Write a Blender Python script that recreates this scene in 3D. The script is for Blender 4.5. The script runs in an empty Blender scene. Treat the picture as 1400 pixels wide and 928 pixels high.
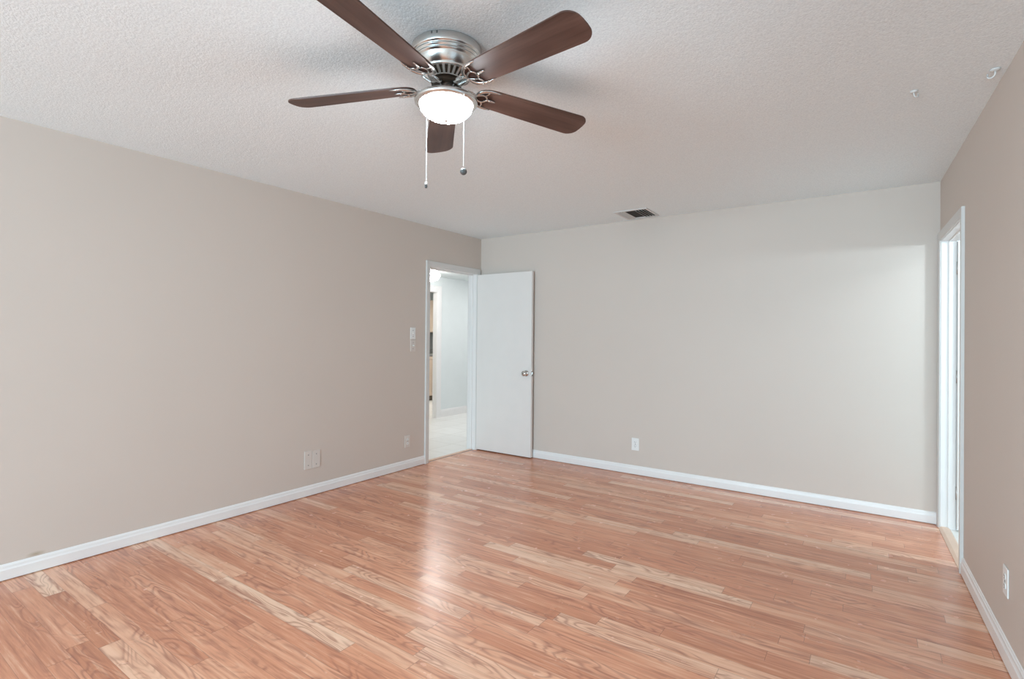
import bpy, bmesh, math, random
from mathutils import Vector, Matrix
random.seed(4)
PI = math.pi
SC = bpy.context.scene
COL = SC.collection

# ------------------------------------------------------------------ camera
CAM = Vector((3.75193693, -4.76565593, 1.31011446))
YAW, PITCH, ROLL, FPX = 0.606125555, 0.00521221566, 0.00906347595, 709.340035
cam = bpy.data.objects.new('camera', bpy.data.cameras.new('camera'))
COL.objects.link(cam)
_f = Vector((-math.sin(YAW)*math.cos(PITCH), math.cos(YAW)*math.cos(PITCH), math.sin(PITCH)))
_r = Vector((math.cos(YAW), math.sin(YAW), 0))
_u = _r.cross(_f)
_c, _s = math.cos(ROLL), math.sin(ROLL)
_r, _u = _c*_r + _s*_u, -_s*_r + _c*_u
cam.matrix_world = Matrix(((_r.x, _u.x, -_f.x, CAM.x), (_r.y, _u.y, -_f.y, CAM.y), (_r.z, _u.z, -_f.z, CAM.z), (0, 0, 0, 1)))
cam.data.sensor_width = 36
cam.data.lens = FPX*36/1400
cam.data.shift_y = -7.9285/1400
cam.data.clip_start = 0.05
SC.camera = cam

# ------------------------------------------------------------------ world, light, exposure
SC.view_settings.view_transform = 'Standard'
SC.view_settings.look = 'None'
SC.view_settings.gamma = 1
SC.view_settings.use_curve_mapping = False
SC.view_settings.exposure = 0.13
w = bpy.data.worlds.new('world'); SC.world = w; w.use_nodes = True
w.node_tree.nodes['Background'].inputs[0].default_value = (0.80, 0.90, 1.0, 1)
w.node_tree.nodes['Background'].inputs[1].default_value = 0.6
try:
    SC.cycles.max_bounces = 10; SC.cycles.diffuse_bounces = 6
    SC.cycles.sample_clamp_indirect = 2.5
    SC.cycles.blur_glossy = 1.0
    SC.cycles.caustics_reflective = False; SC.cycles.caustics_refractive = False
except Exception:
    pass

def lamp(name, kind, loc, energy, color=(1, 1, 1), size=None, rot=None, size_y=None):
    d = bpy.data.lights.new(name, kind); d.energy = energy; d.color = color
    if kind == 'AREA':
        d.shape = 'RECTANGLE'; d.size = size; d.size_y = size_y or size
    elif kind == 'POINT':
        d.shadow_soft_size = size
    o = bpy.data.objects.new(name, d); COL.objects.link(o); o.location = loc
    if rot: o.rotation_euler = rot
    return o
W, SKEW, H = 4.15047670, 0.0324391254, 2.44
YR = -9.4                                   # rear wall, behind the camera
# daylight through the glass door in the right wall and the rear window, both behind the camera
DAY = (0.57, 0.845, 1.0)
lamp('terrace_sky_daylight', 'AREA', (W + 0.42, -3.72, 1.06), 8, DAY, 1.86, (0, PI/2, 0), 1.9)
lamp('rear_window_daylight', 'AREA', (2.40, YR - 0.16, 1.22), 465, DAY, 2.9, (PI/2, 0, 0), 1.85)
# bathroom bulb position, then added fill lights with no fixture in the side rooms
BATH_LAMP = (5.02, -0.86, 1.99)
lamp('bathroom_fill', 'AREA', (5.15, -.9, 2.34), 16, (0.80, 0.92, 1.0), 0.7)  # fill added to brighten the floor by the doorway, no fixture
lamp('hallway_fill', 'AREA', (-.95, 2.3, 2.24), 10, (0.97, 0.97, 0.95), 0.5)  # fill added to lift the hallway brightness, no such lamp there
lamp('kitchen_fill', 'AREA', (-2.9, 2.6, 2.2), 30, (1.0, 0.96, 0.9), 0.6, (0, 0, 0))  # fill added to light the kitchen, no fixture
FAN_E, DOME_E, BULB_E = 125.0, 70.0, 370.0

# ------------------------------------------------------------------ materials
def newmat(name):
    m = bpy.data.materials.new(name); m.use_nodes = True
    nt = m.node_tree
    return m, nt, nt.nodes['Principled BSDF']
def setp(b, **k):
    for n, v in k.items():
        n = n.replace('_', ' ')
        if n in b.inputs:
            b.inputs[n].default_value = v
def N(nt, t, **k):
    n = nt.nodes.new(t)
    for a, v in k.items(): setattr(n, a, v)
    return n
def math_(nt, op, a, b=None, c=None):
    n = N(nt, 'ShaderNodeMath', operation=op)
    for i, v in enumerate((a, b, c)):
        if v is None: continue
        if isinstance(v, (int, float)): n.inputs[i].default_value = v
        else: nt.links.new(v, n.inputs[i])
    return n.outputs[0]
def comb(nt, x, y, z):
    n = N(nt, 'ShaderNodeCombineXYZ')
    for i, v in enumerate((x, y, z)):
        if isinstance(v, (int, float)): n.inputs[i].default_value = v
        else: nt.links.new(v, n.inputs[i])
    return n.outputs[0]
def noise(nt, vec, scale, detail=3, rough=0.5, dist=0):
    n = N(nt, 'ShaderNodeTexNoise')
    n.inputs['Scale'].default_value = scale; n.inputs['Detail'].default_value = detail
    n.inputs['Roughness'].default_value = rough; n.inputs['Distortion'].default_value = dist
    if vec is not None: nt.links.new(vec, n.inputs['Vector'])
    return n.outputs[0]
def ramp(nt, fac, stops):
    n = N(nt, 'ShaderNodeValToRGB'); e = n.color_ramp.elements
    while len(e) < len(stops): e.new(0.5)
    for i, (p_, c_) in enumerate(stops):
        e[i].position = p_; e[i].color = (*c_, 1) if len(c_) == 3 else c_
    nt.links.new(fac, n.inputs[0]); return n.outputs[0]
def mix(nt, fac, a, b, mode='MIX'):
    n = N(nt, 'ShaderNodeMix', data_type='RGBA', blend_type=mode)
    for i, v in ((0, fac), (6, a), (7, b)):
        if isinstance(v, (int, float)): n.inputs[i].default_value = v
        elif isinstance(v, tuple): n.inputs[i].default_value = (*v, 1)
        else: nt.links.new(v, n.inputs[i])
    return n.outputs[2]
def bump(nt, b, h, strength, dist):
    n = N(nt, 'ShaderNodeBump'); n.inputs['Strength'].default_value = strength; n.inputs['Distance'].default_value = dist
    nt.links.new(h, n.inputs['Height']); nt.links.new(n.outputs[0], b.inputs['Normal'])
def objco(nt):
    return N(nt, 'ShaderNodeTexCoord').outputs['Object']

def plain(name, col, rough=0.5, metal=0.0, spec=0.5, bumpscale=None, bs=0.1, bd=0.001, var=0.03):
    m, nt, b = newmat(name)
    setp(b, Roughness=rough, Metallic=metal)
    b.inputs['Specular IOR Level'].default_value = spec
    co = objco(nt)
    n = noise(nt, co, 6.0, 3)
    c = mix(nt, n, tuple(x*(1-var) for x in col), tuple(min(1, x*(1+var)) for x in col))
    nt.links.new(c, b.inputs['Base Color'])
    if bumpscale: bump(nt, b, noise(nt, co, bumpscale, 3), bs, bd)
    return m

M = {}
def make_wall():
    m, nt, b = newmat('greige_wall_paint')
    setp(b, Roughness=0.55); b.inputs['Specular IOR Level'].default_value = 0.3
    pos = N(nt, 'ShaderNodeNewGeometry').outputs['Position']
    n = noise(nt, pos, 1.3, 3)
    c = mix(nt, n, WALL_A, WALL_B)
    # small old brown smudge on the left wall, right over the baseboard
    sp = N(nt, 'ShaderNodeSeparateXYZ'); nt.links.new(pos, sp.inputs[0])
    dy = math_(nt, 'DIVIDE', math_(nt, 'SUBTRACT', sp.outputs[1], -3.905), 0.045)
    dz = math_(nt, 'DIVIDE', math_(nt, 'SUBTRACT', sp.outputs[2], 0.098), 0.016)
    d = math_(nt, 'SQRT', math_(nt, 'ADD', math_(nt, 'MULTIPLY', dy, dy), math_(nt, 'MULTIPLY', dz, dz)))
    near = math_(nt, 'LESS_THAN', math_(nt, 'ABSOLUTE', sp.outputs[0]), 0.02)
    s = math_(nt, 'MULTIPLY', math_(nt, 'SUBTRACT', 1.0, math_(nt, 'MINIMUM', d, 1.0)), near)
    s = math_(nt, 'MULTIPLY', s, 0.85)
    c = mix(nt, s, c, (0.36, 0.29, 0.20))
    nt.links.new(c, b.inputs['Base Color'])
    bump(nt, b, noise(nt, pos, 140, 3, 0.6), 0.12, 0.002)
    return m
WALL_A, WALL_B = (0.600, 0.520, 0.465), (0.630, 0.547, 0.491)
M['wall'] = make_wall()

def make_ceiling():
    m, nt, b = newmat('popcorn_ceiling')
    setp(b, Roughness=0.9); b.inputs['Specular IOR Level'].default_value = 0.1
    pos = N(nt, 'ShaderNodeNewGeometry').outputs['Position']
    n1 = noise(nt, pos, 130, 3, 0.65)
    n2 = noise(nt, pos, 60, 2, 0.5)
    h = math_(nt, 'ADD', n1, math_(nt, 'MULTIPLY', n2, 0.6))
    c = mix(nt, ramp(nt, n1, [(0.32, (0, 0, 0)), (0.62, (1, 1, 1))]), (0.775, 0.842, 0.876), (0.90, 0.968, 0.994))  # relief shade put into the colour: pits of the texture darker
    nt.links.new(c, b.inputs['Base Color'])
    bump(nt, b, h, 0.33, 0.005)
    return m
M['ceiling'] = make_ceiling()

def make_floor():
    m, nt, b = newmat('laminate_oak_floor')
    pos = N(nt, 'ShaderNodeNewGeometry').outputs['Position']
    sp = N(nt, 'ShaderNodeSeparateXYZ'); nt.links.new(pos, sp.inputs[0])
    x, y = sp.outputs[0], sp.outputs[1]
    WD = 0.0805
    ys = math_(nt, 'DIVIDE', math_(nt, 'ADD', y, 10.0), WD)
    yi = math_(nt, 'FLOOR', ys); yf = math_(nt, 'SUBTRACT', ys, yi)
    w1 = N(nt, 'ShaderNodeTexWhiteNoise', noise_dimensions='1D'); nt.links.new(yi, w1.inputs['W'])
    w1b = N(nt, 'ShaderNodeTexWhiteNoise', noise_dimensions='1D'); nt.links.new(math_(nt, 'ADD', yi, 77.3), w1b.inputs['W'])
    Ln = math_(nt, 'ADD', 0.62, math_(nt, 'MULTIPLY', w1b.outputs[0], 0.5))
    xs = math_(nt, 'DIVIDE', math_(nt, 'ADD', math_(nt, 'ADD', x, 20.0), math_(nt, 'MULTIPLY', w1.outputs[0], 7.0)), Ln)
    xi = math_(nt, 'FLOOR', xs); xf = math_(nt, 'SUBTRACT', xs, xi)
    w2 = N(nt, 'ShaderNodeTexWhiteNoise', noise_dimensions='2D'); nt.links.new(comb(nt, xi, yi, 0), w2.inputs['Vector'])
    w3 = N(nt, 'ShaderNodeTexWhiteNoise', noise_dimensions='2D'); nt.links.new(comb(nt, math_(nt, 'ADD', xi, 51.7), yi, 0), w3.inputs['Vector'])
    r1, r2 = w2.outputs[0], w3.outputs[0]
    base = ramp(nt, r1, [(0.0, FL[0]), (0.30, FL[1]), (0.62, FL[2]), (0.82, FL[3]), (1.0, FL[4])])
    # fine straight streaks
    sv = comb(nt, math_(nt, 'ADD', math_(nt, 'MULTIPLY', x, 3.2), math_(nt, 'MULTIPLY', r2, 40)), math_(nt, 'MULTIPLY', y, 58), math_(nt, 'MULTIPLY', r1, 30))
    st = noise(nt, sv, 1.0, 4, 0.6)
    # broad tone drift within a board
    bv = comb(nt, math_(nt, 'ADD', math_(nt, 'MULTIPLY', x, 1.3), math_(nt, 'MULTIPLY', r2, 60)), math_(nt, 'MULTIPLY', y, 16), math_(nt, 'MULTIPLY', r1, 50))
    bd = noise(nt, bv, 1.0, 2, 0.5)
    # cathedral arches: contour lines of a stretched noise
    cv = comb(nt, math_(nt, 'ADD', math_(nt, 'MULTIPLY', x, 2.3), math_(nt, 'MULTIPLY', r1, 90)), math_(nt, 'MULTIPLY', y, 10.5), math_(nt, 'MULTIPLY', r2, 70))
    cn = noise(nt, cv, 1.0, 1.5, 0.45, 0.5)
    rings = math_(nt, 'SINE', math_(nt, 'ADD', math_(nt, 'MULTIPLY', cn, 66.0), math_(nt, 'MULTIPLY', st, 1.5)))
    ring = math_(nt, 'POWER', math_(nt, 'ADD', 0.5, math_(nt, 'MULTIPLY', rings, 0.5)), 2.6)
    gate = ramp(nt, noise(nt, bv, 0.8, 1), [(0.43, (0, 0, 0)), (0.60, (1, 1, 1))])
    ring = math_(nt, 'MULTIPLY', math_(nt, 'MULTIPLY', ring, gate), math_(nt, 'ADD', 0.35, math_(nt, 'MULTIPLY', st, 0.9)))
    c = mix(nt, math_(nt, 'MULTIPLY', ramp(nt, bd, [(0.3, (0, 0, 0)), (0.7, (1, 1, 1))]), 0.6), base, FL_DRIFT)
    c = mix(nt, math_(nt, 'MULTIPLY', ramp(nt, st, [(0.50, (0, 0, 0)), (0.70, (1, 1, 1))]), 0.72), c, FL_DARK)
    c = mix(nt, math_(nt, 'MULTIPLY', ramp(nt, st, [(0.30, (1, 1, 1)), (0.47, (0, 0, 0))]), 0.5), c, FL_LITE)
    c = mix(nt, math_(nt, 'MULTIPLY', ring, 0.75), c, FL_RING)
    # joints: faint line between strips, darker line at board ends
    sl = math_(nt, 'LESS_THAN', math_(nt, 'MINIMUM', yf, math_(nt, 'SUBTRACT', 1.0, yf)), 0.012)
    el = math_(nt, 'LESS_THAN', math_(nt, 'MULTIPLY', math_(nt, 'MINIMUM', xf, math_(nt, 'SUBTRACT', 1.0, xf)), Ln), 0.0011)
    j = math_(nt, 'MAXIMUM', math_(nt, 'MULTIPLY', sl, 0.35), math_(nt, 'MULTIPLY', el, 0.55))
    c = mix(nt, j, c, (0.16, 0.07, 0.045))
    nt.links.new(c, b.inputs['Base Color'])
    ro = math_(nt, 'ADD', 0.22, math_(nt, 'MULTIPLY', noise(nt, pos, 9, 3), 0.08))
    nt.links.new(ro, b.inputs['Roughness'])
    b.inputs['Specular IOR Level'].default_value = 0.7
    h = math_(nt, 'SUBTRACT', st, math_(nt, 'MULTIPLY', j, 2.0))
    bump(nt, b, h, 0.06, 0.001)
    return m
FL = [(0.545, 0.215, 0.120), (0.67, 0.285, 0.168), (0.78, 0.375, 0.230), (0.87, 0.515, 0.350), (0.94, 0.655, 0.480)]
FL_DRIFT, FL_DARK, FL_LITE, FL_RING = (0.64, 0.255, 0.135), (0.40, 0.148, 0.088), (0.93, 0.58, 0.40), (0.34, 0.125, 0.08)
M['floor'] = make_floor()

def make_tile():
    m, nt, b = newmat('pale_floor_tile')
    setp(b, Roughness=0.28)
    pos = N(nt, 'ShaderNodeNewGeometry').outputs['Position']
    mp = N(nt, 'ShaderNodeMapping'); mp.inputs['Rotation'].default_value = (0, 0, 0.0)
    nt.links.new(pos, mp.inputs[0])
    br = N(nt, 'ShaderNodeTexBrick'); br.offset = 0.0
    br.inputs['Scale'].default_value = 1.0; br.inputs['Brick Width'].default_value = 0.42; br.inputs['Row Height'].default_value = 0.42
    br.inputs['Mortar Size'].default_value = 0.006
    br.inputs['Color1'].default_value = (0.80, 0.78, 0.75, 1); br.inputs['Color2'].default_value = (0.84, 0.82, 0.79, 1); br.inputs['Mortar'].default_value = (0.66, 0.63, 0.59, 1)
    nt.links.new(mp.outputs[0], br.inputs[0])
    v = noise(nt, mp.outputs[0], 3.5, 5, 0.6, 1.2)
    c = mix(nt, math_(nt, 'MULTIPLY', ramp(nt, v, [(0.5, (0, 0, 0)), (0.7, (1, 1, 1))]), 0.3), br.outputs[0], (0.66, 0.62, 0.57))
    nt.links.new(c, b.inputs['Base Color'])
    return m
M['tile'] = make_tile()
M['hallwall'] = plain('cool_white_wall_paint', (0.74, 0.77, 0.765), 0.6, spec=0.3, bumpscale=140, bs=0.1, bd=0.002)
M['trim'] = plain('white_gloss_trim_paint', (0.81, 0.785, 0.77), 0.32)
M['door'] = plain('white_door_paint', (0.765, 0.725, 0.695), 0.38, bumpscale=60, bs=0.03, bd=0.001)
M['plastic'] = plain('white_plastic', (0.80, 0.795, 0.78), 0.35)
M['plate'] = plain('painted_wall_plate', (0.655, 0.595, 0.55), 0.4)
M['casing'] = plain('off_white_casing_paint', (0.66, 0.645, 0.625), 0.4)
M['grey_slot'] = plain('grey_receptacle_face', (0.50, 0.49, 0.47), 0.5)
M['slot'] = plain('dark_slot', (0.06, 0.055, 0.05), 0.6)
M['screw'] = plain('steel_screw', (0.50, 0.49, 0.48), 0.35, metal=1.0)
M['vent'] = plain('vent_white_enamel', (0.66, 0.66, 0.65), 0.45)
M['vent_shade'] = plain('duct_shade_black', (0.022, 0.021, 0.019), 0.9)
M['vent_slat'] = plain('vent_grey_slat', (0.30, 0.30, 0.29), 0.5)
M['chrome'] = plain('chrome', (0.62, 0.60, 0.58), 0.16, metal=1.0)
M['dark_metal'] = plain('dark_bronze_motor', (0.045, 0.030, 0.018), 0.45, metal=0.6)
M['chain'] = plain('white_bead_chain', (0.88, 0.87, 0.86), 0.35)
M['fob'] = plain('grey_fob', (0.085, 0.085, 0.085), 0.45)
M['maple'] = plain('maple_cabinet_wood', (0.50, 0.395, 0.31), 0.45, var=0.12)
M['granite'] = plain('grey_granite', (0.16, 0.16, 0.15), 0.3, var=0.5)
M['wall_band'] = plain('grey_wall_band', (0.22, 0.225, 0.22), 0.4, var=0.2)
M['kick'] = plain('dark_toe_kick', (0.12, 0.09, 0.06), 0.6)
M['threshold'] = plain('oak_reducer_strip', (0.68, 0.475, 0.36), 0.35, var=0.1)
M['plate_screw'] = plain('dull_grey_screw', (0.26, 0.25, 0.24), 0.5)
M['hook'] = plain('dull_white_hook', (0.66, 0.655, 0.64), 0.5)
M['pvc'] = plain('white_window_frame', (0.8, 0.8, 0.8), 0.4)

def make_nickel():
    m, nt, b = newmat('brushed_nickel')
    setp(b, Metallic=1.0, Roughness=0.26)
    co = objco(nt)
    mp = N(nt, 'ShaderNodeMapping'); mp.inputs['Scale'].default_value = (20, 20, 900)
    nt.links.new(co, mp.inputs[0])
    n = noise(nt, mp.outputs[0], 1.0, 2)
    c = mix(nt, n, (0.60, 0.585, 0.56), (0.72, 0.705, 0.685))
    nt.links.new(c, b.inputs['Base Color'])
    b.inputs['Anisotropic'].default_value = 0.4
    return m
M['nickel'] = make_nickel()

def make_blade():
    m, nt, b = newmat('walnut_blade')
    setp(b, Roughness=0.42); b.inputs['Specular IOR Level'].default_value = 0.4
    co = objco(nt)
    mp = N(nt, 'ShaderNodeMapping'); mp.inputs['Scale'].default_value = (3.0, 55, 8); nt.links.new(co, mp.inputs[0])
    n = noise(nt, mp.outputs[0], 1.0, 4, 0.6)
    mp2 = N(nt, 'ShaderNodeMapping'); mp2.inputs['Scale'].default_value = (2.0, 11, 8); nt.links.new(co, mp2.inputs[0])
    n2 = noise(nt, mp2.outputs[0], 1.0, 2, 0.5, 0.6)
    c = mix(nt, ramp(nt, n2, [(0.35, (0, 0, 0)), (0.7, (1, 1, 1))]), (0.066, 0.029, 0.021), (0.140, 0.073, 0.055))
    c = mix(nt, math_(nt, 'MULTIPLY', ramp(nt, n, [(0.45, (0, 0, 0)), (0.75, (1, 1, 1))]), 0.6), c, (0.042, 0.018, 0.013))
    nt.links.new(c, b.inputs['Base Color'])
    return m
M['blade'] = make_blade()

def emis(name, col, strength):
    m, nt, b = newmat(name)
    setp(b, Roughness=0.3)
    b.inputs['Base Color'].default_value = (0.9, 0.9, 0.88, 1)
    b.inputs['Emission Color'].default_value = (*col, 1); b.inputs['Emission Strength'].default_value = strength
    n = noise(nt, objco(nt), 5, 2)
    c = mix(nt, n, tuple(v*0.97 for v in col), col)
    nt.links.new(c, b.inputs['Emission Color'])
    return m
M['fan_glass'] = emis('lit_frosted_bowl', (0.78, 0.93, 1.0), FAN_E)
M['dome'] = emis('lit_dome', (0.96, 0.96, 0.94), DOME_E)
M['bulb'] = emis('lit_bulb', (0.68, 0.88, 1.0), BULB_E)

def make_pane():
    m, nt, b = newmat('window_pane')
    out = nt.nodes['Material Output']
    t = N(nt, 'ShaderNodeBsdfTransparent'); g = N(nt, 'ShaderNodeBsdfGlossy'); g.inputs['Roughness'].default_value = 0.02
    fr = N(nt, 'ShaderNodeFresnel'); fr.inputs[0].default_value = 1.3
    mx = N(nt, 'ShaderNodeMixShader')
    nt.links.new(fr.outputs[0], mx.inputs[0]); nt.links.new(t.outputs[0], mx.inputs[1]); nt.links.new(g.outputs[0], mx.inputs[2])
    nt.links.new(mx.outputs[0], out.inputs[0])
    return m
M['pane'] = make_pane()

# ------------------------------------------------------------------ mesh helpers
class MB:
    def __init__(s): s.bm = bmesh.new(); s.smooth = []
    def box(s, x0, x1, y0, y1, z0, z1, bev=0.0, seg=2, mat=None):
        r = bmesh.ops.create_cube(s.bm, size=1)
        vs = r['verts']
        for v in vs:
            v.co = Vector((x0 + (v.co.x+.5)*(x1-x0), y0 + (v.co.y+.5)*(y1-y0), z0 + (v.co.z+.5)*(z1-z0)))
        if bev > 0:
            es = list({e for v in vs for e in v.link_edges})
            rr = bmesh.ops.bevel(s.bm, geom=es, offset=bev, segments=seg, affect='EDGES', profile=0.5)
            vs = list({v for f in rr['faces'] for v in f.verts} | {v for v in vs if v.is_valid})
        if mat is not None:
            for v in vs: v.co = mat @ v.co
        return s
    def lathe(s, prof, seg=48, mat=None, smooth=True):
        rings = []
        for (r, z) in prof:
            if r < 1e-6: rings.append([s.bm.verts.new((0, 0, z))])
            else: rings.append([s.bm.verts.new((r*math.cos(2*PI*i/seg), r*math.sin(2*PI*i/seg), z)) for i in range(seg)])
        for a, b in zip(rings, rings[1:]):
            for i in range(seg):
                j = (i+1) % seg
                if len(a) == 1 and len(b) == 1: continue
                if len(a) == 1: f = s.bm.faces.new((a[0], b[j], b[i]))
                elif len(b) == 1: f = s.bm.faces.new((a[i], a[j], b[0]))
                else: f = s.bm.faces.new((a[i], a[j], b[j], b[i]))
                f.smooth = smooth
        if mat is not None:
            for R in rings:
                for v in R: v.co = mat @ v.co
        return s
    def tube(s, pts, rad, seg=8, flat=1.0, closed=False, smooth=True):
        # flat: squash of the section along z
        pts = [Vector(p) for p in pts]; n = len(pts)
        if not isinstance(rad, (list, tuple)): rad = [rad]*n
        rings = []
        for i, p in enumerate(pts):
            a = pts[(i-1) % n] if (closed or i > 0) else pts[i]
            b = pts[(i+1) % n] if (closed or i < n-1) else pts[i]
            t = (b-a).normalized()
            up = Vector((0, 0, 1))
            if abs(t.z) > 0.97: up = Vector((1, 0, 0))
            sd = t.cross(up).normalized(); nn = sd.cross(t).normalized()
            rings.append([s.bm.verts.new(p + rad[i]*(math.cos(2*PI*k/seg)*sd + flat*math.sin(2*PI*k/seg)*nn)) for k in range(seg)])
        m = n if closed else n-1
        for i in range(m):
            A, B = rings[i], rings[(i+1) % n]
            for k in range(seg):
                f = s.bm.faces.new((A[k], A[(k+1) % seg], B[(k+1) % seg], B[k])); f.smooth = smooth
        if not closed:
            s.bm.faces.new(rings[0][::-1]); s.bm.faces.new(rings[-1])
        return s
    def prism(s, poly, z0, z1, bev=0.0, mat=None, seg=2):
        # polygon in xy extruded along z
        a = [s.bm.verts.new((x, y, z0)) for x, y in poly]
        f0 = s.bm.faces.new(a[::-1])
        r = bmesh.ops.extrude_face_region(s.bm, geom=[f0])
        nv = [g for g in r['geom'] if isinstance(g, bmesh.types.BMVert)]
        for v in nv: v.co.z = z1
        vs = a + nv
        if bev > 0:
            es = [e for v in vs for e in v.link_edges if abs(e.verts[0].co.z - e.verts[1].co.z) < 1e-9]
            rr = bmesh.ops.bevel(s.bm, geom=list(set(es)), offset=bev, segments=seg, affect='EDGES', profile=0.5)
            vs = list({v for f in rr['faces'] for v in f.verts} | {v for v in vs if v.is_valid})
        if mat is not None:
            for v in vs: v.co = mat @ v.co
        return s
    def sweep(s, prof, p0, p1, out, up=Vector((0, 0, 1))):
        # profile of (outward, up) points swept along p0->p1
        p0, p1, out = Vector(p0), Vector(p1), Vector(out)
        A = [s.bm.verts.new(p0 + out*a + up*b) for a, b in prof]
        B = [s.bm.verts.new(p1 + out*a + up*b) for a, b in prof]
        n = len(prof)
        for i in range(n):
            j = (i+1) % n
            s.bm.faces.new((A[i], A[j], B[j], B[i]))
        s.bm.faces.new(A[::-1]); s.bm.faces.new(B)
        return s
    def build(s, name, mat, parent=None, loc=None, mw=None):
        bmesh.ops.recalc_face_normals(s.bm, faces=s.bm.faces)
        me = bpy.data.meshes.new(name); s.bm.to_mesh(me); s.bm.free()
        o = bpy.data.objects.new(name, me); COL.objects.link(o)
        me.materials.append(mat)
        if parent: o.parent = parent
        if mw is not None: o.matrix_local = mw
        elif loc is not None: o.location = loc
        return o
def tag(o, label=None, cat=None, group=None, kind=None):
    if label: o['label'] = label
    if cat: o['category'] = cat
    if group: o['group'] = group
    if kind: o['kind'] = kind
    return o
def struct(o, label, cat): return tag(o, label, cat, None, 'structure')
def empty(name, loc=(0, 0, 0), rot=None):
    o = bpy.data.objects.new(name, None); o.empty_display_size = 0.1; COL.objects.link(o)
    o.location = loc
    if rot: o.rotation_euler = rot
    return o

# local frame of the right wall: +x runs into the wall, -y runs along the wall to the camera
RM = Matrix.Translation((W, 0, 0)) @ Matrix.Rotation(SKEW, 4, 'Z')
def rebase(o):
    o.matrix_world = RM
    return o
TH = 0.12

# ------------------------------------------------------------------ room shell
def wall_with_opening_x(x0, x1, ya, yb, oy0, oy1, oz, z1):
    b = MB(); b.box(x0, x1, ya, oy0, 0, z1); b.box(x0, x1, oy1, yb, 0, z1); b.box(x0, x1, oy0, oy1, oz, z1)
    return b
o = MB().box(-TH/2 + .055, W + .6, YR, 0.0, -0.06, 0.0).build('floor', M['floor']); struct(o, 'orange oak laminate floor of narrow strips in the empty room', 'floor')
o = MB().box(-TH, W + .7, YR, 0.0, H, H + .08).build('ceiling', M['ceiling']); struct(o, 'white popcorn textured ceiling of the empty room', 'ceiling')
LO0, LO1, LOZ = -0.862, -0.072, 2.032        # rough opening of the left doorway
o = wall_with_opening_x(-TH, 0, YR, TH, LO0, LO1, LOZ, H).build('wall_left', M['wall']); struct(o, 'long greige wall on the left with the hallway doorway', 'wall')
o = MB().box(0, W + TH, 0, TH, 0, H).build('wall_back', M['wall']); struct(o, 'greige far wall behind the open white door', 'wall')
RO0, RO1, ROZ = -0.872, -0.062, 2.017
GS0, GS1, GZ1 = -4.70, -2.74, 2.06           # sliding glass door, out of view on the right
b = MB()
for ya, yb, za, zb in ((RO1, 0.0, 0, H), (RO0, RO1, ROZ, H), (GS1, RO0, 0, H), (GS0, GS1, GZ1, H), (YR - .3, GS0, 0, H)):
    b.box(0, TH, ya, yb, za, zb)
o = rebase(b.build('wall_right', M['wall'])); struct(o, 'greige wall on the right with the bathroom doorway', 'wall')
b = MB(); fw = 0.05; gm = (GS0 + GS1)/2
for ya, yb in ((GS0, GS0+fw), (GS1-fw, GS1), (gm-.035, gm+.035)): b.box(.02, .10, ya, yb, 0, GZ1, .004)
b.box(.02, .10, GS0, GS1, 0, .035, .004); b.box(.02, .10, GS0, GS1, GZ1-fw, GZ1, .004)
wf = struct(rebase(b.build('window_2', M['pvc'])), 'white framed sliding glass door in the right wall beside the viewer', 'window')
MB().box(.055, .061, GS0+fw, gm-.035, .035, GZ1-fw).build('pane', M['pane'], wf)
MB().box(.055, .061, gm+.035, GS1-fw, .035, GZ1-fw).build('pane', M['pane'], wf)
o = MB().box(W + .26, W + 3.4, -6.2, -2.45, -.12, -.06).build('floor_terrace', M['tile']); struct(o, 'pale tiled terrace outside the sliding glass door', 'floor')
# rear wall with the window that lights the room
WX0, WX1, WZ0, WZ1 = 0.9, 3.9, 0.28, 2.16
b = MB(); b.box(-TH, WX0, YR-TH, YR, 0, H); b.box(WX1, W+.6, YR-TH, YR, 0, H); b.box(WX0, WX1, YR-TH, YR, 0, WZ0); b.box(WX0, WX1, YR-TH, YR, WZ1, H)
o = b.build('wall_rear', M['wall']); struct(o, 'greige wall behind the viewer with a wide window', 'wall')
b = MB(); fw = 0.05
for xa, xb in ((WX0, WX0+fw), (WX1-fw, WX1), ((WX0+WX1)/2-.03, (WX0+WX1)/2+.03)): b.box(xa, xb, YR-.09, YR-.03, WZ0, WZ1, .004)
b.box(WX0, WX1, YR-.09, YR-.03, WZ0, WZ0+fw, .004); b.box(WX0, WX1, YR-.09, YR-.03, WZ1-fw, WZ1, .004)
wf = struct(b.build('window_1', M['pvc']), 'wide white framed sliding window in the rear wall', 'window')
MB().box(WX0+fw, (WX0+WX1)/2-.03, YR-.065, YR-.059, WZ0+fw, WZ1-fw).build('pane', M['pane'], wf)
MB().box((WX0+WX1)/2+.03, WX1-fw, YR-.065, YR-.059, WZ0+fw, WZ1-fw).build('pane', M['pane'], wf)

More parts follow.
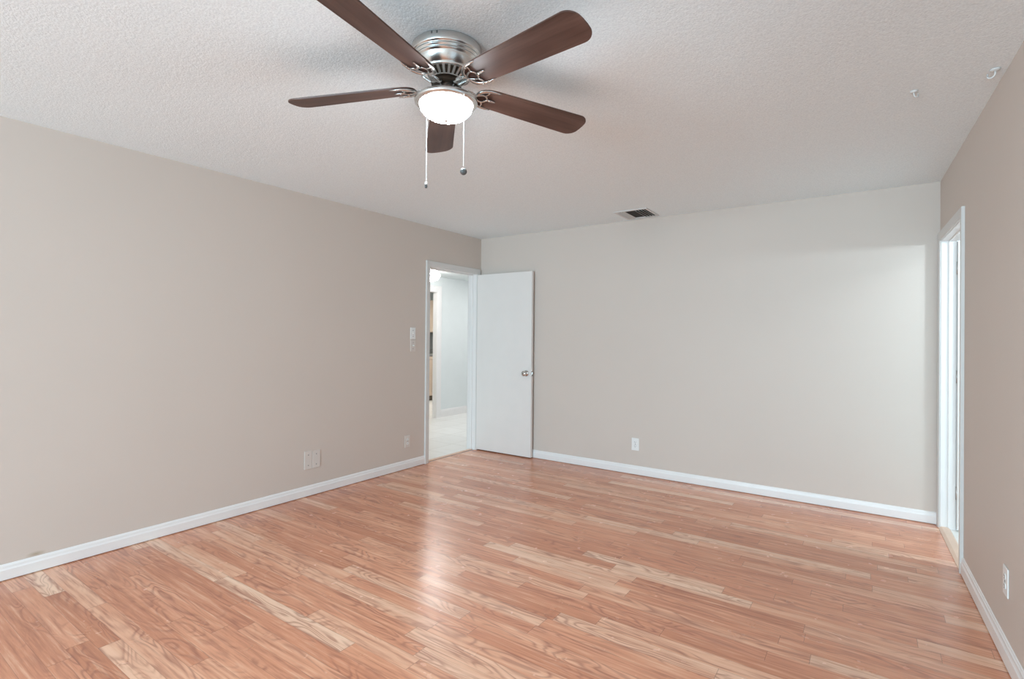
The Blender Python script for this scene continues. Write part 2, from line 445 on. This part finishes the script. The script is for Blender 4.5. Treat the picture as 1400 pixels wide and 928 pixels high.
# baseboards (a small crack stays open under them)
BP = [(0, .0055), (.0125, .0055), (.0125, .056), (.010, .061), (.0085, .066), (.0075, .075), (.004, .083), (0, .086)]
o = MB().sweep(BP, (0, YR, 0), (0, -0.902, 0), (1, 0, 0)).build('baseboard_left', M['trim']); struct(o, 'white moulded baseboard along the left wall', 'baseboard')
o = MB().sweep(BP, (0.0, 0, 0), (W - .002, 0, 0), (0, -1, 0)).build('baseboard_back', M['trim']); struct(o, 'white moulded baseboard along the far wall', 'baseboard')
BPR = [(0, .0055), (.0135, .0055), (.0135, .062), (.0105, .067), (.0085, .073), (.0085, .083), (.005, .088), (.004, .093), (0, .096)]
o = rebase(MB().sweep(BPR, (0, -0.922, 0), (0, GS1 + .002, 0), (-1, 0, 0)).sweep(BPR, (0, GS0 - .002, 0), (0, YR + .05, 0), (-1, 0, 0)).build('baseboard_right', M['trim'])); struct(o, 'white moulded baseboard along the right wall', 'baseboard')

# casing profile: (across the casing from the opening outward, thickness)
CP = [(0, 0), (0, .009), (.004, .012), (.010, .012), (.014, .0145), (.048, .0165), (.056, .0165), (.058, .014), (.058, 0)]
def casing(b, ya, yb, zt, side, thick=1.0, left=True, right=True, z0=0.0, wd=0.058):
    # opening ya<yb, head at zt, wall face at x=0, proud towards side*x; mitred frame
    k = wd/.058
    prof = [(a*k, t*thick) for a, t in CP]
    loops = []
    path = [(ya, z0, -1, 0), (ya, zt, -1, 1), (yb, zt, 1, 1), (yb, z0, 1, 0)]
    for (y, z, dy, dz) in path:
        loops.append([b.bm.verts.new((side*t, y + dy*a, z + dz*a)) for a, t in prof])
    rng = range(3)
    for i in rng:
        if i == 0 and not left: continue
        if i == 2 and not right: continue
        A, B = loops[i], loops[i+1]
        for j in range(len(prof)):
            k2 = (j+1) % len(prof)
            b.bm.faces.new((A[j], A[k2], B[k2], B[j]))
    for i in (0, 3): b.bm.faces.new(loops[i] if i else loops[i][::-1])
    return b
# left doorway: jamb, stop and casing
b = MB(); y0, y1, zt = -0.848, -0.086, 2.020
b.box(-TH-.002, .002, LO0, y0, 0, zt, .001); b.box(-TH-.002, .002, y1, LO1, 0, zt, .001); b.box(-TH-.002, .002, LO0, LO1, zt, LOZ, .001)
b.box(-.085, -.045, y0, y0+.011, 0, zt, .002); b.box(-.085, -.045, y1-.011, y1, 0, zt, .002); b.box(-.085, -.045, y0, y1, zt-.011, zt, .002)
jl = struct(casing(MB(), y0-.004, y1+.004, zt+.004, 1).build('trim_1', M['casing']), 'off white casing and jamb around the hallway doorway', 'door frame')
b.build('jamb', M['trim'], jl)
o = MB().box(-.075, -.035, y0, y1, -.004, .006, .002).build('trim_2', M['threshold']); struct(o, 'thin pale transition strip under the hallway doorway', 'threshold')
# open white door
DM = Matrix.Translation((0.004, -0.0755, 0.011)) @ Matrix.Rotation(math.radians(0.4), 4, 'Z')
door = MB().box(0, 0.748, 0, 0.035, 0, 2.003, .0015, mat=None).build('door_1', M['door']); door.matrix_world = DM
struct(door, 'flat white slab door standing open against the far wall', 'door')
KX, KZ = 0.686, 0.902
RX = Matrix.Rotation(PI/2, 4, 'X')
kn = MB().lathe([(0, 0), (.031, 0), (.032, .004), (.026, .009), (.014, .011), (.0125, .026), (.018, .033), (.0265, .043), (.0285, .053), (.026, .062), (.018, .067), (0, .068)], 32, RX).build('door_knob', M['chrome'], door, (KX, 0, KZ))
kn['label'] = 'shiny chrome knob'
MB().lathe([(0, .068), (.006, .069), (.006, .0715), (0, .072)], 16, RX).build('lock_button', M['dark_metal'], kn)
lp = MB().box(.748, .7495, .006, .029, KZ-.028, KZ+.028, .0005).build('latch_plate', M['chrome'], door)
MB().box(.749, .757, .011, .024, KZ-.010, KZ+.010, .002).build('latch_bolt', M['chrome'], lp)
for z in (KZ-.022, KZ+.018):
    MB().box(.7494, .7499, .012, .023, z-.004, z+.006, .0003).build('screw_recess', M['slot'], lp)
for z in (0.2, 1.0, 1.78):
    MB().lathe([(0, 0), (.006, 0), (.006, .089), (0, .089)], 12).build('hinge', M['screw'], door, (-.002, .004, z))
# right doorway: jamb, stop, casing
b = MB(); ry0, ry1, rz = -0.860, -0.074, 2.005
b.box(-.002, TH+.002, RO0, ry0, 0, rz, .001); b.box(-.002, TH+.002, ry1, RO1, 0, rz, .001); b.box(-.002, TH+.002, RO0, RO1, rz, ROZ, .001)
b.box(.038, .078, ry0, ry0+.011, 0, rz, .002); b.box(.038, .078, ry1-.011, ry1, 0, rz, .002); b.box(.038, .078, ry0, ry1, rz-.011, rz, .002)
jr = rebase(struct(casing(MB(), ry0-.004, ry1+.004, rz+.004, -1).build('trim_3', M['casing']), 'off white casing and jamb around the bathroom doorway', 'door frame'))
b.build('jamb', M['trim'], jr)
b = MB(); b.sweep([(-.012, 0), (-.012, .004), (.006, .013), (.04, .013), (.052, .004), (.052, 0)], (0, ry0, 0), (0, ry1, 0), (1, 0, 0))
rebase(struct(b.build('trim_4', M['threshold']), 'sloped oak strip across the bathroom doorway floor', 'threshold'))
d2 = MB().box(0, .76, 0, .035, 0, 1.978, .0015).build('door_2', M['door'])
d2.matrix_world = RM @ Matrix.Translation((.083, ry1-.036, .014))
struct(d2, 'white slab door opened into the bathroom past the right jamb', 'door')
for z in (0.2, 1.0, 1.75):
    MB().lathe([(0, 0), (.006, 0), (.006, .089), (0, .089)], 12).build('hinge', M['screw'], d2, (0, .028, z))

# bathroom beyond the right doorway (built in the frame of the right wall)
BX1, BY0, BY1 = 2.1, -2.2, 0.35
o = rebase(MB().box(.05, BX1, BY0, BY1, -.055, .003).build('floor_bathroom', M['tile'])); struct(o, 'pale tile floor of the bathroom past the right doorway', 'floor')
o = rebase(MB().box(.06, BX1, BY0, BY1, 2.36, 2.42).build('ceiling_bathroom', M['hallwall'])); struct(o, 'white ceiling of the bathroom', 'ceiling')
o = rebase(MB().box(.125, BX1, .02, BY1, 0, 2.36).build('wall_bathroom_back', M['hallwall'])); struct(o, 'white far wall of the bathroom', 'wall')
o = rebase(MB().box(BX1, BX1 + .1, BY0, BY1, 0, 2.36).build('wall_bathroom_right', M['hallwall'])); struct(o, 'white end wall of the bathroom', 'wall')
o = rebase(MB().box(.125, BX1, BY0 - .1, BY0, 0, 2.36).build('wall_bathroom_front', M['hallwall'])); struct(o, 'white near wall of the bathroom', 'wall')

# hallway beyond the left doorway
HX, HZ, HT = -1.95, 2.253, 0.075
KX1 = -4.25
o = MB().box(HX, -.055, -1.6, 3.4, -.06, 0.0).build('floor_hallway', M['tile']); struct(o, 'pale tile floor of the hallway', 'floor')
o = MB().box(HX - HT, -TH, -1.6, 3.4, HZ, HZ + .06).build('ceiling_hallway', M['hallwall']); struct(o, 'low white ceiling of the hallway', 'ceiling')
HO0, HO1, HOZ = 0.42, 1.36, 2.012
o = wall_with_opening_x(HX - HT, HX, -1.6, 3.4, HO0, HO1, HOZ, HZ).build('wall_hallway', M['hallwall']); struct(o, 'cool white hallway wall with the kitchen opening', 'wall')
o = MB().box(HX - HT, -TH, 3.4, 3.5, 0, HZ).build('wall_hallway_end', M['hallwall']); struct(o, 'white end wall of the hallway', 'wall')
o = MB().box(HX - HT, -TH, -1.7, -1.6, 0, HZ).build('wall_hallway_near', M['hallwall']); struct(o, 'white near end wall of the hallway', 'wall')
b = MB()
b.box(HX-HT-.002, HX+.002, HO0, HO0+.014, 0, HOZ-.012, .001); b.box(HX-HT-.002, HX+.002, HO1-.014, HO1, 0, HOZ-.012, .001); b.box(HX-HT-.002, HX+.002, HO0, HO1, HOZ-.012, HOZ, .001)
bb = MB(); casing(bb, HO0+.010, HO1-.010, HOZ-.008, 1, 1.1, wd=.098)
for v in bb.bm.verts: v.co.x += HX
me_tmp = bpy.data.meshes.new('tmp'); bb.bm.to_mesh(me_tmp); b.bm.from_mesh(me_tmp); bpy.data.meshes.remove(me_tmp)
struct(b.build('trim_5', M['trim']), 'white casing around the kitchen opening seen through the doorway', 'door frame')
BPH = [(0, 0), (.014, 0), (.014, .088), (.011, .094), (.011, .102), (.007, .112), (.004, .118), (0, .121)]
o = MB().sweep(BPH, (HX, HO1+.092, 0), (HX, 3.4, 0), (1, 0, 0)).build('baseboard_hallway', M['trim']); struct(o, 'tall white baseboard along the hallway wall', 'baseboard')
# kitchen beyond
o = MB().box(KX1, HX, -.4, 4.4, -.065, -.001).build('floor_kitchen', M['tile']); struct(o, 'pale tile floor of the kitchen', 'floor')
o = MB().box(KX1, HX - HT, -.4, 4.4, HZ, HZ + .06).build('ceiling_kitchen', M['hallwall']); struct(o, 'white ceiling of the kitchen', 'ceiling')
o = MB().box(KX1 - .1, KX1, -.4, 4.4, 0, HZ).build('wall_kitchen', M['hallwall']); struct(o, 'white kitchen wall behind the cabinets', 'wall')
o = MB().box(KX1 - .1, HX - HT, 4.4, 4.5, 0, HZ).build('wall_kitchen_end', M['hallwall']); struct(o, 'white end wall of the kitchen', 'wall')
o = MB().box(KX1 - .1, HX - HT, -.5, -.4, 0, HZ).build('wall_kitchen_near', M['hallwall']); struct(o, 'white near wall of the kitchen', 'wall')
o = MB().box(KX1, KX1+.012, 1.6, 4.4, 1.02, 1.38, .002).build('trim_6', M['wall_band']); struct(o, 'grey band on the wall between counter and upper cabinets', 'wall_band')  # even grey strip on the wall under the upper cabinets

def cabinet(name, label, y0, y1, xb, xf, z0, z1, kick, group, nd=2):
    t = tag(empty(name, (xb, (y0+y1)/2, z0)), label, 'cabinet', group)
    h = (y1-y0)/2
    b = MB(); b.box(0, xf-xb, -h, h, kick, z1-z0, .002); b.build('body', M['maple'], t)
    if kick: MB().box(0, xf-xb-.06, -h, h, 0, kick).build('toe_kick', M['kick'], t)
    dw = 2*h/nd
    for i in range(nd):
        ya, yb = -h + i*dw + .003, -h + (i+1)*dw - .003
        za, zb = kick + .006, z1 - z0 - .006
        b = MB(); x = xf - xb
        b.box(x, x+.012, ya, yb, za, zb, .002)
        for q in ((ya, ya+.055, za, zb), (yb-.055, yb, za, zb), (ya+.055, yb-.055, za, za+.055), (ya+.055, yb-.055, zb-.055, zb)):
            b.box(x+.011, x+.020, q[0], q[1], q[2], q[3], .002)
        d = b.build('door', M['maple'], t)
        yk = yb - .03 if i == 0 else ya + .03
        zk = zb - .08 if kick else za + .08
        MB().lathe([(0, 0), (.006, 0), (.006, .012), (.014, .018), (.014, .024), (0, .028)], 16, Matrix.Rotation(PI/2, 4, 'Y')).build('knob', M['screw'], d, (x+.020, yk, zk))
    return t
cabinet('base_cabinet', 'maple base cabinet under the grey counter, nearer the hallway end', 3.00, 3.82, KX1+.002, -3.55, 0, .90, .10, 'kitchen base cabinets')
cabinet('base_cabinet', 'maple base cabinet under the grey counter, left of its twin', 2.17, 2.99, KX1+.002, -3.55, 0, .90, .10, 'kitchen base cabinets')
cabinet('wall_cabinet', 'maple wall cabinet hung above the counter, nearer the hallway end', 3.00, 3.82, KX1+.014, -3.92, 1.38, 2.06, 0, 'kitchen wall cabinets')
cabinet('wall_cabinet', 'maple wall cabinet hung above the counter, left of its twin', 2.17, 2.99, KX1+.014, -3.92, 1.38, 2.06, 0, 'kitchen wall cabinets')
b = MB(); b.box(KX1, -3.52, 2.16, 3.84, .90, .94, .006); b.box(KX1, KX1+.02, 2.16, 3.84, .94, 1.02, .003)
tag(b.build('countertop', M['granite']), 'grey stone countertop with low upstand on the maple base cabinets', 'countertop')
# flush dome light in the hallway
DL = Vector((-1.345, 0.54, HZ))
t = tag(empty('dome_light', DL), 'glowing white dome lamp on the hallway ceiling', 'ceiling light')
MB().lathe([(0, 0), (.10, 0), (.105, -.006), (.105, -.028), (.09, -.034), (0, -.034)], 40).build('base', M['plastic'], t)
prof = [(.095, -.030)] + [(.150*math.sin(a), -.10 + .085*math.cos(a)) for a in [PI*k/18 for k in range(5, 18)]] + [(0, -.185)]
MB().lathe(prof, 40).build('glass_dome', M['dome'], t)
# pendant bulb in the bathroom: it throws the pale patch through the right doorway
t = tag(empty('pendant_lamp', (BATH_LAMP[0], BATH_LAMP[1], 2.36)), 'bare glowing bulb hanging in the bathroom past the right doorway', 'pendant lamp')
MB().lathe([(0, 0), (.05, 0), (.05, -.012), (.02, -.02), (0, -.02)], 32).build('ceiling_rose', M['plastic'], t)
MB().tube([(0, 0, -.015), (0, 0, -.29)], .004, 8).build('cord', M['plastic'], t)
MB().lathe([(0, -.285), (.018, -.288), (.021, -.325), (0, -.325)], 24).build('socket', M['plastic'], t)
MB().lathe([(.05*math.sin(PI*k/16), -.37 + .05*math.cos(PI*k/16)) for k in range(17)], 32).build('bulb', M['bulb'], t)

# ------------------------------------------------------------------ wall plates
def wall_matrix(side, a, z):
    if side == 'left': return Matrix.Translation((0, a, z)) @ Matrix.Rotation(PI/2, 4, 'Z')      # local -y = +x world
    if side == 'back': return Matrix.Translation((a, 0, z))                                     # local -y = -y world
    return RM @ Matrix.Translation((0, a, z)) @ Matrix.Rotation(-PI/2, 4, 'Z')                   # local -y = -x world
def plate(name, label, cat, side, a, z, w_=.071, h_=.117, group=None, th=.0055, mat='plastic'):
    t = empty(name); t.matrix_world = wall_matrix(side, a, z)
    tag(t, label, cat, group)
    MB().box(-w_/2, w_/2, -th, 0, -h_/2, h_/2, .0028, 3).build('cover_plate', M[mat], t)
    return t
def screw(t, x, z, th=.0055):
    MB().lathe([(0, 0), (.0046, 0), (.0040, .0012), (0, .0014)], 12, Matrix.Translation((x, -th, z)) @ RX).build('screw', M['plate_screw'], t)
def outlet(t, th=.0055):
    for s in (1, -1):
        zc = s*.0195
        pts = [(.0165*math.cos(a), .0145*max(-.86, min(.86, math.sin(a)))) for a in [2*PI*k/32 for k in range(32)]]
        f = MB().prism(pts, 0, .0025, .0006, Matrix.Translation((0, -th, zc)) @ RX).build('receptacle', M['plastic'], t)
        for x in (-.0063, .0063):
            MB().box(x-.0012, x+.0012, -th-.0029, -th-.0024, zc-.001, zc+.0075).build('slot', M['slot'], f)
        MB().lathe([(0, 0), (.0024, 0), (.0024, .0004), (0, .0004)], 12, Matrix.Translation((0, -th-.0025, zc-.0075)) @ RX).build('ground_hole', M['slot'], f)
    screw(t, 0, 0)
def toggle(t, th=.0055):
    MB().box(-.0055, .0055, -th-.001, -th+.001, -.0125, .0125, .0005).build('toggle_slot', M['plate'], t)
    MB().box(-.0042, .0042, -th-.013, -th, -.001, .010, .0015, mat=Matrix.Rotation(.25, 4, 'X')).build('toggle', M['plastic'], t)
    screw(t, 0, .030); screw(t, 0, -.030)
t = plate('light_switch', 'white toggle switch plate left of the hallway doorway, upper of two', 'light switch', 'left', -1.086, 1.331, group='switches by the doorway'); toggle(t)
t = plate('light_switch', 'white toggle switch plate left of the hallway doorway, lower of two', 'light switch', 'left', -1.084, 1.209, group='switches by the doorway', mat='plate'); toggle(t)
t = plate('blank_plate', 'blank white wall plate low on the left wall, nearer the viewer', 'wall plate', 'left', -2.241, .292, .070, .148, group='blank plates on the left wall', mat='plate'); screw(t, 0, .042); screw(t, 0, -.042)
t = plate('blank_plate', 'blank white wall plate low on the left wall, nearer the doorway', 'wall plate', 'left', -2.167, .290, .074, .142, group='blank plates on the left wall', mat='plate'); screw(t, 0, .042); screw(t, 0, -.042)
t = plate('wall_outlet', 'white outlet low on the left wall between blank plates and doorway', 'outlet', 'left', -1.146, .270, mat='plate'); outlet(t)
t = plate('wall_outlet', 'white outlet low on the far wall right of the open door', 'outlet', 'back', 1.898, .289, .074, .118); outlet(t)
t = plate('wall_outlet', 'white outlet low on the right wall in front of the bathroom doorway', 'outlet', 'right', -1.86, .327, .074, .118); outlet(t)

# ------------------------------------------------------------------ ceiling vent
VX0, VX1, VY0, VY1 = 1.832, 2.140, -.405, -.075
vt = tag(empty('air_vent', ((VX0+VX1)/2, (VY0+VY1)/2, H)), 'square white ceiling air vent with dark middle near the far wall', 'air vent')
hx, hy = (VX1-VX0)/2, (VY1-VY0)/2
b = MB(); fr = .024
b.box(-hx, -hx+fr, -hy, hy, -.007, 0, .002); b.box(hx-fr, hx, -hy, hy, -.007, 0, .002); b.box(-hx+fr, hx-fr, -hy, -hy+fr, -.007, 0, .002); b.box(-hx+fr, hx-fr, hy-fr, hy, -.007, 0, .002)
b.build('frame', M['vent'], vt)
MB().box(-hx+fr, hx-fr, -hy+fr, hy-fr, -.0006, -.0001).build('duct_shade_sheet', M['vent_shade'], vt)  # flat black sheet stands for the shade inside the open duct
for x, ang, mt in ((-.119, -48, 'vent'), (-.094, -48, 'vent'), (-.069, -48, 'vent'), (.040, 48, 'vent'), (.066, 48, 'vent'), (.092, 48, 'vent'), (.117, 48, 'vent')):
    mm = Matrix.Translation((x, 0, -.0075)) @ Matrix.Rotation(math.radians(ang), 4, 'Y')
    MB().box(-.0085, .0085, -hy+fr-.002, hy-fr+.002, -.0007, .0007, mat=mm).build('louver', M['vent'], vt)

# ------------------------------------------------------------------ hooks left in the ceiling
def hook(loc, rot, sc, label):
    t = tag(empty('ceiling_hook', loc, (0, 0, rot)), label, 'hook', 'old hooks in the ceiling')
    MB().lathe([(0, 0), (.017*sc, 0), (.016*sc, -.004), (.008*sc, -.008), (0, -.009)], 24).build('base', M['hook'], t)
    pts = [(0, 0, -.006), (0, 0, -.016*sc)] + [(.013*sc - .013*sc*math.cos(a), 0, -.016*sc - .013*sc*math.sin(a)) for a in [PI*k/10*1.15 for k in range(1, 11)]]
    MB().tube(pts, .0032*sc, 8).build('hook_wire', M['hook'], t)
    return t
hook((3.905, -1.80, H), 0.8, .9, 'small white hook in the ceiling away from the right wall')
t = hook((4.170, -1.855, H), 2.6, 1.05, 'larger white hook where ceiling meets the right wall')

# ------------------------------------------------------------------ ceiling fan
FX, FY = 2.3694, -3.2406
fan = tag(empty('ceiling_fan', (FX, FY, H)), 'brushed nickel flush ceiling fan with five dark walnut blades and lit bowl', 'ceiling fan')
def zz(prof): return [(r, z-H) for r, z in prof]
mh = MB().lathe(zz([(0, H), (.133, H), (.1365, 2.436), (.137, 2.432), (.137, 2.409), (.135, 2.405), (.1305, 2.403), (.1305, 2.3985), (.1325, 2.397), (.1325, 2.394), (.1255, 2.391), (.1255, 2.3875), (.1275, 2.386), (.1275, 2.383), (.1195, 2.380), (.1185, 2.376), (.113, 2.360), (.104, 2.346), (.099, 2.341), (.100, 2.338), (.097, 2.335), (0, 2.335)]), 72).build('motor_housing', M['nickel'], fan)
for da in (-.42, -.27):
    a = -0.83438 + da
    mm = Matrix.Rotation(a, 4, 'Z')
    MB().box(.1362, .1376, -.0028, .0028, -.014, -.004, .001, mat=mm).build('keyhole_slot', M['slot'], mh)
MB().lathe(zz([(0, 2.336), (.090, 2.336), (.062, 2.315), (0, 2.315)]), 48).build('vent_core', M['dark_metal'], fan)
b = MB()
for k in range(26):
    a = 2*PI*k/26
    mm = Matrix.Rotation(a, 4, 'Z') @ Matrix.Translation((.078, 0, 2.3245-H)) @ Matrix.Rotation(-math.atan2(.021, .030), 4, 'Y')
    b.box(-.0195, .0195, -.0048, .0048, -.0022, .0022, .0008, mat=mm)
b.lathe(zz([(.056, 2.316), (.064, 2.318), (.064, 2.3145), (.056, 2.3125), (.056, 2.316)]), 48)
b.build('vent_fins', M['nickel'], fan)
MB().lathe(zz([(0, 2.316), (.056, 2.316), (.059, 2.313), (.059, 2.297), (.055, 2.293), (0, 2.293)]), 48).build('flywheel', M['dark_metal'], fan)
sw = MB().lathe(zz([(0, 2.297), (.046, 2.297), (.049, 2.294), (.049, 2.262), (.053, 2.257), (.060, 2.254), (0, 2.254)]), 48).build('switch_housing', M['nickel'], fan)
for da in (-.35, .9):
    a = -0.83438 + da
    MB().lathe([(0, 0), (.0035, 0), (.003, .002), (0, .0025)], 10, Matrix.Rotation(a, 4, 'Z') @ Matrix.Translation((.0488, 0, 2.268-H)) @ Matrix.Rotation(PI/2, 4, 'Y')).build('screw', M['slot'], sw)
MB().lathe(zz([(0, 2.256), (.060, 2.256), (.098, 2.2485), (.115, 2.243), (.1225, 2.237), (.1240, 2.231), (.1225, 2.225), (.118, 2.2205), (.110, 2.2175), (.1045, 2.2165), (.1025, 2.219), (.1015, 2.226), (0, 2.226)]), 72).build('light_pan', M['nickel'], fan)
bowl = [(.1020, 2.224-H), (.1035, 2.216-H)] + [(.1035*math.cos(a)**.95, 2.216 - .057*math.sin(a) - H) for a in [PI/2*k/16 for k in range(1, 16)]] + [(0, 2.159-H)]
gl = MB().lathe(bowl, 64).build('glass_bowl', M['fan_glass'], fan); gl['label'] = 'glowing white frosted glass bowl'
MB().lathe(zz([(0, 2.1600), (.0075, 2.1597), (.0075, 2.1575), (.004, 2.154), (0, 2.153)]), 20).build('finial', M['nickel'], fan)

# blades
Z0, A0 = 2.2928, 2.3596
TAU = [-12.3, -11.0, -12.7, -10.8, -12.0]
DRO = [2.4, 1.9, 1.1, 0.2, 2.2]
DAN = [0.1, 1.5, 0.7, -0.1, -2.2]
def blade_outline():
    R, pts = 0.6636, []
    def hw(r): return .0576 + (.0699-.0576)*(r-.2)/.4
    top = [(.128, .010), (.130, .022), (.137, .034), (.150, .0455), (.170, .0535), (.20, hw(.2))]
    for r in (.3, .4, .5, .59): top.append((r, hw(r)))
    cr = .040
    cxr, cyr = R - .009 - cr, hw(.63) - cr
    for k in range(0, 9):
        a = PI/2 - PI/2*k/8
        top.append((cxr + cr*math.cos(a) + .006*(1-math.sin(a)), cyr + cr*math.sin(a)))
    top.append((R - .001, .012))
    full = top + [(x, -y) for x, y in reversed(top)]
    return full
def scr(b, x, y, z):
    b.lathe([(0, 0), (.0042, 0), (.0036, -.0018), (0, -.0024)], 10, Matrix.Translation((x, y, z)))
def make_iron():
    b = MB(); zb = -.0072
    # arm: from the flywheel, dipping in a U and rising to the blade
    b.tube([(.050, .010, .010), (.058, .012, -.004), (.070, .013, -.011), (.086, .012, -.0115), (.105, .009, -.008), (.128, .006, zb)], [.005, .006, .0065, .006, .005, .005], 8, .7)
    b.tube([(.050, -.010, .010), (.058, -.012, -.004), (.070, -.013, -.011), (.086, -.012, -.0115), (.105, -.009, -.008), (.128, -.006, zb)], [.005, .006, .0065, .006, .005, .005], 8, .7)
    # ribbed leaf on the arm
    leaf = [(.066, -.004), (.072, -.016), (.086, -.024), (.102, -.024), (.118, -.017), (.130, -.006), (.130, .006), (.118, .017), (.102, .024), (.086, .024), (.072, .016), (.066, .004)]
    b.prism(leaf, -.0095, -.0065, .0008)
    for k in range(6):
        x = .074 + k*.0095
        hw = .006 + .016*math.sin(PI*(k+1)/7)
        for s in (1, -1):
            b.tube([(x-.006, s*.002, -.0105), (x+.004, s*hw, -.0105)], [.0019, .0013], 6)
    # crescent hugging the blade root
    def horn(s):
        return [(.126, s*.004, zb), (.1275, s*.015, zb-.001), (.131, s*.027, zb-.0015), (.139, s*.038, zb-.0015), (.153, s*.0475, zb-.001), (.172, s*.0535, zb), (.196, s*.0555, zb), (.218, s*.055, zb+.001)]
    for s in (1, -1):
        b.tube(horn(s), [.0052, .0060, .0070, .0078, .0078, .0066, .0048, .0022], 10, .55)
        # inner scrolls: loop around an opening and a small horn on the blade
        b.tube([(.128, s*.004, zb), (.137, s*.013, zb), (.150, s*.020, zb), (.163, s*.021, zb), (.172, s*.013, zb), (.176, s*.003, zb)], [.0045, .0042, .004, .004, .004, .0045], 8, .6)
        b.tube([(.160, s*.021, zb), (.168, s*.031, zb), (.170, s*.042, zb), (.166, s*.050, zb)], [.004, .0042, .004, .0035], 8, .6)
    b.tube([(.172, 0, zb), (.188, 0, zb), (.204, 0, zb), (.216, 0, zb)], [.0055, .0058, .005, .003], 8, .6)
    scr(b, .165, .047, zb-.004); scr(b, .165, -.047, zb-.004); scr(b, .190, 0, zb-.003)
    scr(b, .053, .0, .0)
    return b
bl_o = ir_o = None
for k in range(5):
    a = A0 - k*2*PI/5 + math.radians(DAN[k]); dr = math.radians(DRO[k]); tau = math.radians(TAU[k])
    X = Vector((math.cos(a)*math.cos(dr), math.sin(a)*math.cos(dr), -math.sin(dr)))
    Y = Vector((-math.sin(a)*math.cos(tau), math.cos(a)*math.cos(tau), math.sin(tau)))
    Y = (Y - X*X.dot(Y)).normalized(); Zv = X.cross(Y)
    T = Matrix(((X.x, Y.x, Zv.x, 0), (X.y, Y.y, Zv.y, 0), (X.z, Y.z, Zv.z, Z0-H), (0, 0, 0, 1)))
    if k == 0:
        bl_o = MB().prism(blade_outline(), -.003, .003, .0012).build('blade', M['blade'], fan, mw=T)
        ir_o = make_iron().build('blade_iron', M['nickel'], fan, mw=T)
        bl_o['label'] = 'dark walnut blade'; ir_o['label'] = 'scrolled nickel blade bracket'
    else:
        for src in (bl_o, ir_o):
            c = src.copy(); COL.objects.link(c); c.parent = fan; c.matrix_local = T

# pull chains
def chain(x, y, zt, zb):
    top = Vector((x, y, zt)); L = zt - zb
    n = int(L/.0042)
    b = MB()
    for i in range(n):
        b.lathe([(0, .0021), (.0014, .0015), (.0020, 0), (.0014, -.0015), (0, -.0021)], 8, Matrix.Translation((0, 0, -i*.0042)))
    return b.build('pull_chain', M['chain'], fan, top - Vector((FX, FY, H))), L
c, L = chain(2.3707, -3.3499, 2.2190, 1.8909)
MB().lathe([(0, 0), (.0035, -.001), (.0052, -.006), (.0055, -.013), (0, -.013)], 16).build('chain_bell', M['chain'], c, (0, 0, -L))
MB().lathe([(0, -.011), (.0045, -.012), (.0052, -.019), (.004, -.025), (0, -.027)], 16).build('chain_fob', M['fob'], c, (0, 0, -L))
c, L = chain(2.4861, -3.2699, 2.2190, 1.9418)
MB().lathe([(0.013*math.sin(t_), -.013 + .013*math.cos(t_)) for t_ in [PI*k/14 for k in range(15)]], 24).build('chain_fob', M['fob'], c, (0, 0, -L))
